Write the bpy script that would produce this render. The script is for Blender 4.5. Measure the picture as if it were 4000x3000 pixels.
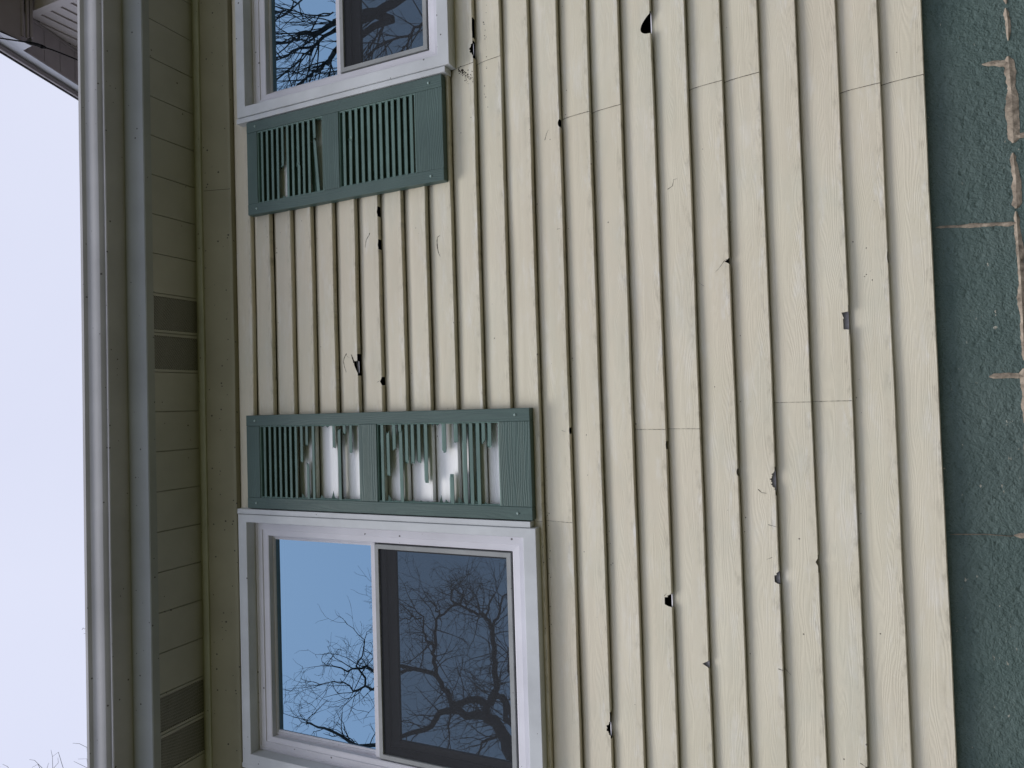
import bpy, bmesh, math, random
from mathutils import Vector, Matrix
R = math.radians
for o in list(bpy.data.objects): bpy.data.objects.remove(o)
scene = bpy.context.scene
COL = scene.collection

# ------------------------------------------------------------------ camera (held turned on its side, as the phone was)
cam_d = bpy.data.cameras.new('camera'); cam = bpy.data.objects.new('camera', cam_d); COL.objects.link(cam)
cam_d.sensor_fit = 'HORIZONTAL'; cam_d.sensor_width = 36.0; cam_d.lens = 24.94927
cam_d.clip_start = 0.05; cam_d.clip_end = 2000
rx = Vector(((-0.0303211, 0.41558143, -0.90905044))); uy = Vector(((0.99915079, -0.01278274, -0.03917012))); fw = Vector(((0.02789853, 0.90946615, 0.41484092)))
cam.matrix_world = Matrix(((rx.x, uy.x, -fw.x, 0.0), (rx.y, uy.y, -fw.y, -2.12768), (rx.z, uy.z, -fw.z, 0.24243), (0, 0, 0, 1)))
scene.camera = cam

# ------------------------------------------------------------------ sky and sun
SUN_EL, SUN_AZ = R(65), R(208)          # overcast: a broad soft sun behind the camera
w = bpy.data.worlds.new('World'); scene.world = w; w.use_nodes = True
nt = w.node_tree; nt.nodes.clear()
wo = nt.nodes.new('ShaderNodeOutputWorld')
sky = nt.nodes.new('ShaderNodeTexSky'); sky.sky_type = 'NISHITA'; sky.sun_disc = False
sky.sun_elevation = SUN_EL; sky.sun_rotation = SUN_AZ; sky.air_density = 1.0; sky.dust_density = 1.0; sky.ozone_density = 1.5
b1 = nt.nodes.new('ShaderNodeBackground'); b1.inputs['Strength'].default_value = 0.05
nt.links.new(sky.outputs[0], b1.inputs['Color'])
b2 = nt.nodes.new('ShaderNodeBackground'); b2.inputs['Strength'].default_value = 1.0
tc = nt.nodes.new('ShaderNodeTexCoord'); cn = nt.nodes.new('ShaderNodeTexNoise'); cn.inputs['Scale'].default_value = 2.2; cn.inputs['Detail'].default_value = 4
cr = nt.nodes.new('ShaderNodeValToRGB')
cr.color_ramp.elements[0].position = .35; cr.color_ramp.elements[0].color = (.66, .665, .78, 1)
cr.color_ramp.elements[1].position = .70; cr.color_ramp.elements[1].color = (.70, .705, .81, 1)
nt.links.new(tc.outputs['Generated'], cn.inputs['Vector']); nt.links.new(cn.outputs['Fac'], cr.inputs['Fac']); nt.links.new(cr.outputs['Color'], b2.inputs['Color'])
ad = nt.nodes.new('ShaderNodeAddShader'); nt.links.new(b1.outputs[0], ad.inputs[0]); nt.links.new(b2.outputs[0], ad.inputs[1])
nt.links.new(ad.outputs[0], wo.inputs['Surface'])
sl = bpy.data.lights.new('sun', 'SUN'); sl.energy = 2.1; sl.angle = R(28); sl.color = (1.0, .965, .91)
so = bpy.data.objects.new('sun', sl); COL.objects.link(so)
sd = Vector((math.sin(SUN_AZ) * math.cos(SUN_EL), math.cos(SUN_AZ) * math.cos(SUN_EL), math.sin(SUN_EL)))
so.rotation_euler = sd.to_track_quat('Z', 'Y').to_euler(); so.location = sd * 30
scene.view_settings.view_transform = 'Standard'; scene.view_settings.look = 'None'
scene.view_settings.exposure = 0.0; scene.view_settings.gamma = 1.0
scene.render.engine = 'CYCLES'
scene.cycles.max_bounces = 8; scene.cycles.transparent_max_bounces = 16

# ------------------------------------------------------------------ helpers
GZ = -1.38      # ground level
class MB:
    def __init__(s): s.v = []; s.f = []; s.m = []; s.k = 0; s.sm = []
    def face(s, pts, smooth=False):
        n = len(s.v); s.v += [tuple(p) for p in pts]; s.f.append(tuple(range(n, n + len(pts)))); s.m.append(s.k); s.sm.append(smooth)
    def box(s, x0, x1, y0, y1, z0, z1):
        n = len(s.v)
        s.v += [(x0,y0,z0),(x1,y0,z0),(x1,y1,z0),(x0,y1,z0),(x0,y0,z1),(x1,y0,z1),(x1,y1,z1),(x0,y1,z1)]
        for f in ((0,3,2,1),(4,5,6,7),(0,1,5,4),(1,2,6,5),(2,3,7,6),(3,0,4,7)): s.f.append(tuple(n+i for i in f)); s.m.append(s.k); s.sm.append(False)
    def loft(s, prof, xs, smooth=False, wob=None):      # prof [(y,z)] swept along x
        n = len(s.v); k = len(prof)
        for x in xs:
            dy, dz = wob(x) if wob else (0, 0)
            s.v += [(x, y + dy, z + dz) for y, z in prof]
        for i in range(len(xs) - 1):
            for j in range(k - 1):
                a = n + i*k + j
                s.f.append((a, a+k, a+k+1, a+1)); s.m.append(s.k); s.sm.append(smooth)
    def rings(s, rs):                                   # rs [(x0,x1,z0,z1,y)] nested rectangles, lofted
        n = len(s.v)
        for x0, x1, z0, z1, y in rs: s.v += [(x0,y,z0),(x1,y,z0),(x1,y,z1),(x0,y,z1)]
        for i in range(len(rs)-1):
            for j in range(4):
                a = n+4*i+j; b = n+4*i+(j+1)%4
                s.f.append((a, b, b+4, a+4)); s.m.append(s.k); s.sm.append(False)
    def tube(s, pts, r0, r1, sides=5):
        pts = [Vector(p) for p in pts]; n0 = len(s.v); N = len(pts); prev = None
        for i, p in enumerate(pts):
            d = (pts[min(i+1, N-1)] - pts[max(i-1, 0)]); 
            if d.length < 1e-9: d = Vector((0,0,1))
            d.normalize()
            if prev is None: u = d.orthogonal().normalized()
            else:
                u = prev - d * prev.dot(d)
                u = u.normalized() if u.length > 1e-6 else d.orthogonal().normalized()
            prev = u; q = d.cross(u); r = r0 + (r1-r0)*i/max(1, N-1)
            for k in range(sides):
                a = 2*math.pi*k/sides; s.v.append(tuple(p + (u*math.cos(a) + q*math.sin(a))*r))
        for i in range(N-1):
            for k in range(sides):
                a = n0+i*sides+k; b = n0+i*sides+(k+1)%sides
                s.f.append((a, b, b+sides, a+sides)); s.m.append(s.k); s.sm.append(True)
        s.f.append(tuple(n0+k for k in range(sides))); s.m.append(s.k); s.sm.append(False)
        s.f.append(tuple(n0+(N-1)*sides+k for k in range(sides-1,-1,-1))); s.m.append(s.k); s.sm.append(False)
WL = {}
def setprops(o, label=None, cat=None, group=None, kind=None):
    if label: o['label'] = label
    if cat: o['category'] = cat
    if group: o['group'] = group
    if kind: o['kind'] = kind
def empty(name, loc, parent=None, **k):
    o = bpy.data.objects.new(name, None); COL.objects.link(o); loc = Vector(loc); o.empty_display_size = .1
    if parent: o.parent = parent; o.location = loc - WL[parent.name]
    else: o.location = loc
    WL[o.name] = loc; setprops(o, **k); return o
def build(mb, name, mats, parent=None, base=None, bevel=0, **k):
    if not isinstance(mats, (list, tuple)): mats = [mats]
    me = bpy.data.meshes.new(name)
    xs = [v[0] for v in mb.v]; ys = [v[1] for v in mb.v]; zs = [v[2] for v in mb.v]
    b = Vector(base) if base else Vector(((min(xs)+max(xs))/2, (min(ys)+max(ys))/2, min(zs)))
    me.from_pydata([(v[0]-b.x, v[1]-b.y, v[2]-b.z) for v in mb.v], [], mb.f)
    for m in mats: me.materials.append(m)
    me.polygons.foreach_set('material_index', mb.m); me.polygons.foreach_set('use_smooth', mb.sm)
    me.update()
    o = bpy.data.objects.new(name, me); COL.objects.link(o)
    if parent: o.parent = parent; o.location = b - WL[parent.name]
    else: o.location = b
    WL[o.name] = b
    if bevel:
        bm = bmesh.new(); bm.from_mesh(me); bmesh.ops.remove_doubles(bm, verts=bm.verts, dist=1e-6)
        bmesh.ops.recalc_face_normals(bm, faces=bm.faces); bm.to_mesh(me); bm.free()
        md = o.modifiers.new('bevel', 'BEVEL'); md.width = bevel; md.segments = 2; md.limit_method = 'ANGLE'; md.angle_limit = R(35)
    setprops(o, **k); return o

# ------------------------------------------------------------------ materials
class NT:
    def __init__(s, name, rough=.6, spec=.3):
        s.m = bpy.data.materials.new(name); s.m.use_nodes = True; s.t = s.m.node_tree; s.t.nodes.clear()
        s.o = s.n('OutputMaterial'); s.b = s.n('BsdfPrincipled'); s.l(s.b.outputs[0], s.o.inputs[0])
        s.b.inputs['Roughness'].default_value = rough; s.b.inputs['Specular IOR Level'].default_value = spec
        s.pos = s.n('NewGeometry').outputs['Position']
    def n(s, ty): return s.t.nodes.new('ShaderNode' + ty)
    def l(s, a, b): s.t.links.new(a, b)
    def put(s, v, sock):
        if hasattr(v, 'links'): s.l(v, sock)
        else: sock.default_value = v
    def mp(s, sc=(1,1,1), loc=(0,0,0), src=None):
        m = s.n('Mapping'); m.inputs['Scale'].default_value = sc; m.inputs['Location'].default_value = loc; s.l(src or s.pos, m.inputs['Vector']); return m.outputs[0]
    def noise(s, vec, scale, detail=3, rough=.5, dist=0, col=False):
        n = s.n('TexNoise'); n.inputs['Scale'].default_value = scale; n.inputs['Detail'].default_value = detail
        n.inputs['Roughness'].default_value = rough; n.inputs['Distortion'].default_value = dist; s.l(vec, n.inputs['Vector']); return n.outputs['Color' if col else 'Fac']
    def math(s, op, a, b=0.0, c=None, clamp=False):
        n = s.n('Math'); n.operation = op; n.use_clamp = clamp; s.put(a, n.inputs[0]); s.put(b, n.inputs[1])
        if c is not None: s.put(c, n.inputs[2])
        return n.outputs[0]
    def rng(s, v, a, b, c=0.0, d=1.0):
        n = s.n('MapRange'); n.inputs[1].default_value = a; n.inputs[2].default_value = b; n.inputs[3].default_value = c; n.inputs[4].default_value = d; s.l(v, n.inputs[0]); return n.outputs[0]
    def mix(s, f, a, b, mode='MIX'):
        n = s.n('Mix'); n.data_type = 'RGBA'; n.blend_type = mode; s.put(f, n.inputs[0])
        for v, k in ((a, 6), (b, 7)):
            if hasattr(v, 'links'): s.l(v, n.inputs[k])
            else: n.inputs[k].default_value = (*v, 1) if len(v) == 3 else v
        return n.outputs[2]
    def xyz(s, src=None):
        n = s.n('SeparateXYZ'); s.l(src or s.pos, n.inputs[0]); return n.outputs
    def col(s, v): s.l(v, s.b.inputs['Base Color']) if hasattr(v, 'links') else setattr(s.b.inputs['Base Color'], 'default_value', (*v, 1))
    def bump(s, h, strength, dist):
        n = s.n('Bump'); n.inputs['Strength'].default_value = strength; n.inputs['Distance'].default_value = dist; s.l(h, n.inputs['Height']); s.l(n.outputs[0], s.b.inputs['Normal'])
    def specks(s, scale, size, dens):       # sparse dark dots: 1 where a speck is
        v = s.n('TexVoronoi'); v.feature = 'F1'; v.inputs['Scale'].default_value = scale; s.l(s.pos, v.inputs['Vector'])
        sx = s.n('SeparateXYZ'); s.l(v.outputs['Color'], sx.inputs[0])
        a = s.math('LESS_THAN', v.outputs['Distance'], s.math('MULTIPLY', sx.outputs[1], size)); b = s.math('LESS_THAN', sx.outputs[0], dens)
        return s.math('MULTIPLY', a, b)

def grain(t, axis, scale, dist):
    """embossed wood grain running along the given axis (0 = x, 2 = z): height output"""
    sc = (.55, 1, 9) if axis == 0 else (9, 1, .55)
    wv = t.n('TexWave'); wv.wave_type = 'BANDS'; wv.bands_direction = 'Z' if axis == 0 else 'X'; wv.wave_profile = 'SIN'
    big = t.noise(t.mp((.7, 1, 7) if axis == 0 else (7, 1, .7)), 2.0, 2)
    off = t.n('VectorMath'); off.operation = 'ADD'
    cmb = t.n('CombineXYZ'); v = t.math('MULTIPLY', big, dist)
    t.l(v, cmb.inputs[2 if axis == 0 else 0]); t.l(t.pos, off.inputs[0]); t.l(cmb.outputs[0], off.inputs[1])
    t.l(off.outputs[0], wv.inputs['Vector']); wv.inputs['Scale'].default_value = scale; wv.inputs['Distortion'].default_value = 1.4; wv.inputs['Detail'].default_value = 2; wv.inputs['Detail Scale'].default_value = 3
    fine = t.noise(t.mp((14, 1, 260) if axis == 0 else (260, 1, 14)), 1.0, 3)
    return t.math('ADD', t.math('MULTIPLY', wv.outputs['Fac'], .6), t.math('MULTIPLY', fine, .5))

def mat_siding():
    t = NT('vinyl_siding', .55, .35)
    g = grain(t, 0, 58, .16)
    X = t.xyz()
    course = t.math('FLOOR', t.math('MULTIPLY', X[2], 1/.1016)); 
    cs = t.n('CombineXYZ'); t.l(t.math('MULTIPLY', course, 3.7), cs.inputs[2]); t.l(X[0], cs.inputs[0])
    a = t.noise(cs.outputs[0], 1.6, 3, .6)
    c = t.mix(t.rng(a, .35, .65), (.655,.608,.485), (.605,.56,.43))
    big = t.noise(t.mp((1.2, 1, 1.2)), 1.0, 3)
    c = t.mix(t.rng(big, .42, .62, 0, .6), c, (.625,.555,.44))
    grn = t.noise(t.mp((2.0, 1, 5), (9, 0, 3)), 1.3, 4, .6); c = t.mix(t.rng(grn, .50, .70, 0, .5), c, (.53, .525, .43))
    # chalky scuffs, mostly near the butt edges of the panels
    fr = t.math('FRACT', t.math('MULTIPLY', X[2], 1/.1016))
    edge = t.rng(fr, .02, .45, 1, 0)
    sc = t.noise(t.mp((3, 1, 14), (4, 0, 2)), 2.2, 6, .72)
    c = t.mix(t.math('MULTIPLY', t.rng(sc, .54, .66), t.math('MULTIPLY', edge, .7)), c, (.74,.73,.70))
    hz = t.noise(t.mp((2.2, 1, 8), (3, 0, 11)), 2.0, 6, .7); c = t.mix(t.rng(hz, .54, .72, 0, .4), c, (.74,.73,.70))
    st = t.noise(t.mp((1.5, 1, 22), (7, 0, 5)), 2.0, 4, .6); c = t.mix(t.rng(st, .52, .75, 0, .25), c, (.45, .40, .30))
    # brownish dirt blotches along the edges
    dn = t.noise(t.mp((9, 1, 30), (1, 0, 7)), 2.0, 5, .7)
    c = t.mix(t.math('MULTIPLY', t.rng(dn, .50, .66), t.math('MULTIPLY', t.rng(fr, .0, .3, 1, 0), .5)), c, (.20, .18, .13))
    c = t.mix(t.rng(g, .2, .9, .0, .07), c, (.30, .28, .24))
    # vinyl that the shutters kept out of the sun is still white
    def inside(x0, x1, z0, z1):
        r = t.math('MULTIPLY', t.math('GREATER_THAN', X[0], x0), t.math('LESS_THAN', X[0], x1))
        return t.math('MULTIPLY', r, t.math('MULTIPLY', t.math('GREATER_THAN', X[2], z0), t.math('LESS_THAN', X[2], z1)))
    k = t.math('ADD', inside(-.35, -.04, 1.17, 2.33), inside(.80, 1.11, 1.46, 2.30))
    c = t.mix(k, c, (.90, .90, .90))
    top = t.rng(X[2], 1.0, 2.5, 0, 1)
    sp = t.math('MAXIMUM', t.specks(95, .26, .007), t.math('MULTIPLY', t.specks(150, .36, .12), t.math('GREATER_THAN', X[2], 2.43)))
    c = t.mix(t.math('MULTIPLY', sp, .85), c, (.05, .035, .025))
    t.col(c)
    t.bump(g, .42, .0010)
    return t.m
def mat_plain(name, col, rough=.55, spec=.3, var=.06, speck=.0, ns=6.0, bump=0.0, bd=.001, metal=0.0):
    t = NT(name, rough, spec)
    n = t.noise(t.pos, ns, 4, .6)
    d = tuple(max(0, c*(1-var*2.2)) for c in col); l = tuple(min(1, c*(1+var)) for c in col)
    c = t.mix(t.rng(n, .3, .7), d, l)
    if speck: c = t.mix(t.math('MULTIPLY', t.specks(85, .34, speck), .85), c, (.05, .045, .04))
    t.col(c); t.b.inputs['Metallic'].default_value = metal
    if bump: t.bump(t.noise(t.pos, 90, 3), bump, bd)
    return t.m
def mat_shutter(axis):
    t = NT('shutter_green_vinyl_%s' % ('x' if axis == 0 else 'z'), .5, .4)
    g = grain(t, axis, 42, .10)
    n = t.noise(t.pos, 4, 4, .6)
    c = t.mix(t.rng(n, .3, .7), (.060, .103, .092), (.082, .135, .120))
    c = t.mix(t.rng(g, .25, .85, .0, .35), c, (.055, .085, .082))
    sc = t.noise(t.mp((6, 1, 6)), 7, 6, .75)
    c = t.mix(t.rng(sc, .62, .75, 0, .5), c, (.035, .055, .055))
    t.col(c); t.bump(g, .6, .0013); return t.m
def mat_block():
    t = NT('painted_block', .6, .35)
    n = t.noise(t.pos, 9, 5, .65)
    c = t.mix(t.rng(n, .3, .7), (.078,.122,.112), (.116,.168,.152))
    big = t.noise(t.pos, 2.3, 3); c = t.mix(t.rng(big, .4, .7, 0, .5), c, (.104,.138,.130))
    ch = t.noise(t.mp((1, 1, 2.2)), 42, 3, .6)
    ch2 = t.noise(t.pos, 5, 2)
    c = t.mix(t.math('MULTIPLY', t.rng(ch, .69, .73), t.rng(ch2, .45, .55)), c, (.45, .43, .36))
    pit = t.noise(t.pos, 55, 5, .7); v = t.n('TexVoronoi'); v.inputs['Scale'].default_value = 38; t.l(t.pos, v.inputs['Vector'])
    h = t.math('ADD', t.math('MULTIPLY', pit, 1.0), t.math('MULTIPLY', t.rng(v.outputs['Distance'], 0, .35, 0, 1), .3))
    h = t.math('ADD', h, t.math('MULTIPLY', t.noise(t.pos, 210, 3), .35))
    t.col(c); t.bump(h, 1.0, .010); return t.m
def mat_glass(name, tint, gl, inner):
    t = NT(name, .0, .5)
    gs = t.n('BsdfGlossy'); gs.inputs['Color'].default_value = (*tint, 1); gs.inputs['Roughness'].default_value = 0.0
    tr = t.n('BsdfTransparent'); tr.inputs['Color'].default_value = (*inner, 1)
    ms = t.n('MixShader'); ms.inputs[0].default_value = gl; t.l(tr.outputs[0], ms.inputs[1]); t.l(gs.outputs[0], ms.inputs[2]); t.l(ms.outputs[0], t.o.inputs[0])
    h = t.noise(t.pos, 1.6, 1); b = t.n('Bump'); b.inputs['Strength'].default_value = .12; b.inputs['Distance'].default_value = .004; t.l(h, b.inputs['Height']); t.l(b.outputs[0], gs.inputs['Normal'])
    return t.m
def mat_screen():
    t = NT('insect_screen_mesh', .7, .2); t.col((.045, .048, .055))
    X = t.xyz()
    a = t.math('SINE', t.math('ADD', t.math('MULTIPLY', X[0], 2100.0), t.math('MULTIPLY', t.noise(t.pos, 3, 2), 9.0)))
    b = t.math('SINE', t.math('ADD', t.math('MULTIPLY', X[2], 2100.0), t.math('MULTIPLY', t.noise(t.mp((1,1,1),(5,2,1)), 3, 2), 9.0)))
    k = t.math('MULTIPLY', t.math('ADD', a, b), .5)
    tr = t.n('BsdfTransparent'); ms = t.n('MixShader')
    t.l(t.rng(k, -1, 1, .46, .64), ms.inputs[0]); t.l(tr.outputs[0], ms.inputs[1]); t.l(t.b.outputs[0], ms.inputs[2]); t.l(ms.outputs[0], t.o.inputs[0])
    return t.m
def mat_vent():
    t = NT('perforated_soffit', .6, .3); X = t.xyz()
    p = .0056
    u = t.math('MULTIPLY', X[0], 1/p); v = t.math('MULTIPLY', X[1], 1/(p*.87))
    row = t.math('FLOOR', v); sh = t.math('MULTIPLY', t.math('MODULO', t.math('ABSOLUTE', row), 2.0), .5)
    fu = t.math('SUBTRACT', t.math('FRACT', t.math('ADD', u, sh)), .5); fv = t.math('SUBTRACT', t.math('FRACT', v), .5)
    d = t.math('SQRT', t.math('ADD', t.math('MULTIPLY', fu, fu), t.math('MULTIPLY', fv, fv)))
    c = t.mix(t.math('LESS_THAN', d, .43), (.40,.40,.375), (.012, .013, .012)); t.col(c); return t.m
def mat_grass():
    t = NT('grass_ground', .9, .1); n = t.noise(t.pos, 3, 6, .7)
    t.col(t.mix(t.rng(n, .3, .7), (.062, .068, .024), (.11, .098, .042))); t.bump(t.noise(t.pos, 30, 5, .8), .8, .03); return t.m
def mat_bark():
    t = NT('bark', .9, .1); n = t.noise(t.mp((1, 1, .25)), 14, 5, .7)
    t.col(t.mix(t.rng(n, .3, .7), (.045, .042, .042), (.10, .093, .09))); t.bump(n, .8, .02); return t.m
def mat_shingle():
    t = NT('asphalt_shingle', .9, .15); n = t.noise(t.pos, 120, 3, .7); m = t.noise(t.mp((3, 3, 3)), 2, 2)
    t.col(t.mix(t.rng(n, .3, .7), (.02, .02, .024), (.06, .058, .06))); t.bump(n, .8, .003); return t.m
M = dict(siding=mat_siding(), trim=mat_plain('white_aluminium_trim', (.60, .62, .64), .5, .4, .07, .018, 5),
         vinyl=mat_plain('white_vinyl_frame', (.68, .67, .72), .45, .4, .04, .03, 5),
         gray=mat_plain('gray_screen_frame', (.33, .34, .34), .5, .4, .08, .04, 9), sash=mat_plain('dark_sash', (.05, .05, .055), .5, .3, .08),  # lower sash coloured darker than the white upper one
         sx=mat_shutter(0), sz=mat_shutter(2), slat=mat_plain('green_louver', (.125, .205, .182), .5, .35, .08, 0, 12),
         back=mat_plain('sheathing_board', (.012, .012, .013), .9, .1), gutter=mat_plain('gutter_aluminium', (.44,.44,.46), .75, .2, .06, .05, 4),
         fascia=mat_plain('fascia_aluminium', (.33, .35, .36), .75, .2, .05, .05, 4), soffit=mat_plain('soffit_vinyl', (.40,.40,.375), .55, .3, .05, .03, 5, .15, .0006), vent=mat_vent(),
         frieze=mat_plain('shaded_frieze', (.28, .265, .185), .7, .15, .06, .10, 4), channel=mat_plain('olive_channel', (.36, .37, .27), .6, .3, .08, .04), block=mat_block(), mortar=mat_plain('bare_mortar', (.36, .30, .235), .95, .1, .25, 0, 45, .9, .004),  # frieze: eave shade put into its darker olive-tan colour
         crack=mat_plain('crack_dirt', (.035, .028, .022), .9, .1), grass=mat_grass(), bark=mat_bark(), shingle=mat_shingle(), wire=mat_plain('black_cable', (.008, .008, .009), .9, .02),
         glass=mat_glass('window_glass', (.245,.40,.54), .86, (.35, .38, .4)), screen=mat_screen(), room=mat_plain('dim_room', (.05, .05, .055), .9, .1), flap=mat_plain('gray_flap', (.30, .29, .30), .7, .2, .15, 0, 60),
         screw=mat_plain('screw_head', (.30, .40, .38), .4, .5), farwall=mat_plain('pale_siding', (.50, .46, .455), .6, .3, .05, 0, 5), farsof=mat_plain('taupe_soffit', (.40, .36, .375), .6, .3, .06, 0, 5), farwhite=mat_plain('white_fascia', (.62, .63, .68), .5, .3, .04))
EAVE = dict(r=random.Random(5))

# ------------------------------------------------------------------ ground
g = MB(); g.face([(-400,-400,GZ),(400,-400,GZ),(400,400,GZ),(-400,400,GZ)])
build(g, 'ground', M['grass'], kind='structure', label='grassy yard around the foot of the house')

# ------------------------------------------------------------------ the house
S = .1016
house = empty('house', (0, 0, GZ), label='house in worn cream vinyl siding over a green painted block foundation', cat='house')
WINDOWS = [(-1.345, -.415, 1.15, 2.38), (1.18, 2.11, 1.41, 2.345)]     # holes in the wall (x0,x1,z0,z1)
# broken places in the siding: (course, x centre, width, depth, form, flap)
HOLES = [(7, 1.149, .068, .033, 'drop', 0), (10, .898, .025, .007, 'round', 0), (5, .395, .018, .014, 'tri', 0), (2, .198, .049, .019, 'step', 1),
 (4, -.238, .058, .016, 'jag', 1), (4, -.510, .036, .014, 'bite', 1), (3, -.471, .042, .008, 'left', 0), (7, -.600, .040, .023, 'bite', 0),
 (6, -.776, .021, .020, 'tri', 1), (9, -1.011, .044, .018, 'jag', 0), (18, .152, .046, .020, 'slant', 2), (17, .096, .030, .010, 'tri', 0), (13, 1.285, .07, .0028, 'round', 0),
 (13, 1.212, .044, .018, 'jag', 0), (17, .712, .040, .0052, 'tri', 0), (17, .592, .040, .0048, 'tri', 0), (7, -.138, .024, .003, 'round', 0),
 (2, -1.0, .012, .009, 'jag', 0), (5, -.216, .022, .0045, 'round', 0), (10, -.091, .020, .003, 'round', 0), (1, .36, .03, .003, 'round', 0)]
SEAMS = {10: -.382, 11: -.382, 6: -.090, 7: -.0905, 2: -.0195, 3: -.0198, 8: .916, 9: .915, 4: .926, 5: .925, 0: .829, 1: .829, 12: 1.165, 13: 1.165, 16: 3.0, 22: -1.9}
rr = random.Random(11)
PH = [[rr.uniform(0, 6.28) for _ in range(6)] for _ in range(30)]
def wob(i, x):
    p = PH[i+1]
    dz = .0007*math.sin(2.1*x+p[0]) + .0004*math.sin(7.3*x+p[1]) + .0002*math.sin(19*x+p[2])
    dy = .0012*math.sin(1.7*x+p[3]) + .0008*math.sin(5.1*x+p[4]) + .0005*math.sin(13*x+p[5])
    return dy, dz
def notch(form, u, rnd):
    u = min(1-1e-6, max(1e-6, u))     # u 0..1 along the hole from -x to +x -> depth share
    if form == 'round': return math.sin(math.pi*u)**.5
    if form == 'tri': return (u/.45 if u < .45 else (1-u)/.55)
    if form == 'drop': return math.sin(math.pi*min(1, u/.9)**.62)**.75 if u < .9 else .1*(1-u)*10
    if form == 'bite': return min(1, (u/.16)**.5)*(.55 if .68 < u < .78 else (1 if u < .68 else .75*(1-u)/.22))
    if form == 'left': return max(.25, 1-abs(u-.75)*3) if u > .4 else .3*u/.4
    if form == 'step': return .82 if u < .62 else (.7+.3*(u-.62)/.38 if u < .97 else .8)
    if form == 'slant': return min(1, .15+1.25*u)*(.95 if u < .93 else .8) if u > .04 else .1
    return max(.05, min(1, math.sin(math.pi*u)**.9*.8 + .22*rnd(u)))
sd_ = MB(); XL0 = -6.0
FLAPS = MB()
NI = 24
FZ = MB()
def xs_for(i):
    xs = set()
    x = -6.0
    while x < -2.0: xs.add(round(x, 4)); x += .25
    while x < 3.0: xs.add(round(x, 4)); x += .04
    while x <= 6.6: xs.add(round(x, 4)); x += .25
    for w_ in WINDOWS: xs.add(w_[0]); xs.add(w_[1])
    for h in HOLES:
        if h[0] == i:
            n = max(6, int(h[2]/.0016))
            for k in range(n+1): xs.add(round(h[1]-h[2]/2+h[2]*k/n, 5))
    if i in SEAMS: xs.add(SEAMS[i])
    return sorted(xs)
def jitter(i, x): return math.sin(x*2600+i)*.5+math.sin(x*1130+2*i)*.5
for i in range(NI):
    zi = i*S; ztop = zi+S+.006 if i < NI else 2.60
    xs = xs_for(i)
    hh = []
    for x in xs:
        h = 0
        for q in HOLES:
            if q[0] == i and abs(x-q[1]) <= q[2]/2+1e-6:
                u = (x-q[1])/q[2]+.5; h = q[3]*max(0, notch(q[4], u, lambda a: jitter(i, a*.02)))
                if u < .001 or u > .999: h = min(h, .0006)
        hh.append(h)
    for k in range(len(xs)-1):
        xa, xb = xs[k], xs[k+1]; xm = (xa+xb)/2
        segs = [(zi, ztop)]
        for x0, x1, z0, z1 in WINDOWS:
            if x0-1e-6 < xm < x1+1e-6:
                ns = []
                for a, b in segs:
                    if z1 <= a or z0 >= b: ns.append((a, b)); continue
                    if a < z0: ns.append((a, z0))
                    if b > z1: ns.append((z1, b))
                segs = ns
        off = -.0013 if (i in SEAMS and xm > SEAMS[i]) else 0
        tall = ztop-zi
        def P(x, z, y0):
            dy, dz = wob(i, x); t = (z-zi)/S
            return (x, y0+dy*(1-.6*t)+off, z+dz*(1-min(1, t)))
        def yf(z): 
            t = (z-zi)/S
            return (.0185*t - .0012*math.sin(math.pi*min(1, t)) + .006*(max(0, t-.72)/.28)**2) if i < NI else -.032*max(0, (z-zi-.012))/.11
        for a, b in segs:
            if b-a < 1e-4: continue
            if a == zi:
                ha, hb = hh[k], hh[k+1]
                if ha < 5e-4 and hb < 5e-4:
                    sd_.face([P(xa, zi, .0190), P(xb, zi, .0190), P(xb, zi-.0006, .0030), P(xa, zi-.0006, .0030)])
                    sd_.face([P(xa, zi-.0006, .0030), P(xb, zi-.0006, .0030), P(xb, zi+.0022, 0), P(xa, zi+.0022, 0)], True)
                    za, zb = zi+.0022, zi+.0022
                else: za, zb = zi+max(ha, .0022), zi+max(hb, .0022)
                m = zi+S*.5
                if b < m: m = b
                sd_.face([P(xa, za, yf(za)), P(xb, zb, yf(zb)), P(xb, m, yf(m)), P(xa, m, yf(m))], True)
                a = m
            cuts = [a]+[q for q in (zi+S*.5, zi+S*.72, zi+S*.84, zi+S*.94) if a+1e-4 < q < b-1e-4]+[b]
            for a, b_ in zip(cuts[:-1], cuts[1:]):
                if b_-a > 1e-5: sd_.face([P(xa, a, yf(a)), P(xb, a, yf(a)), P(xb, b_, yf(b_)), P(xa, b_, yf(b_))], True)
siding = build(sd_, 'siding', M['siding'], house, label='cream lap siding with broken edges and holes')
bm = bmesh.new(); bm.from_mesh(siding.data); bmesh.ops.remove_doubles(bm, verts=bm.verts, dist=2e-5); bm.to_mesh(siding.data); bm.free()
siding.data.polygons.foreach_set('use_smooth', [True]*len(siding.data.polygons)); siding.data.set_sharp_from_angle(angle=R(20))
def face_y(x, z):
    i = min(NI, max(0, int(z/S))); t = (z-i*S)/S; dy, _ = wob(i, x)
    off = -.0013 if (i in SEAMS and x > SEAMS[i]) else 0
    return .0185*t-.0012*math.sin(math.pi*t)+.006*(max(0, t-.72)/.28)**2+dy*(1-.6*t)+off
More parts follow.
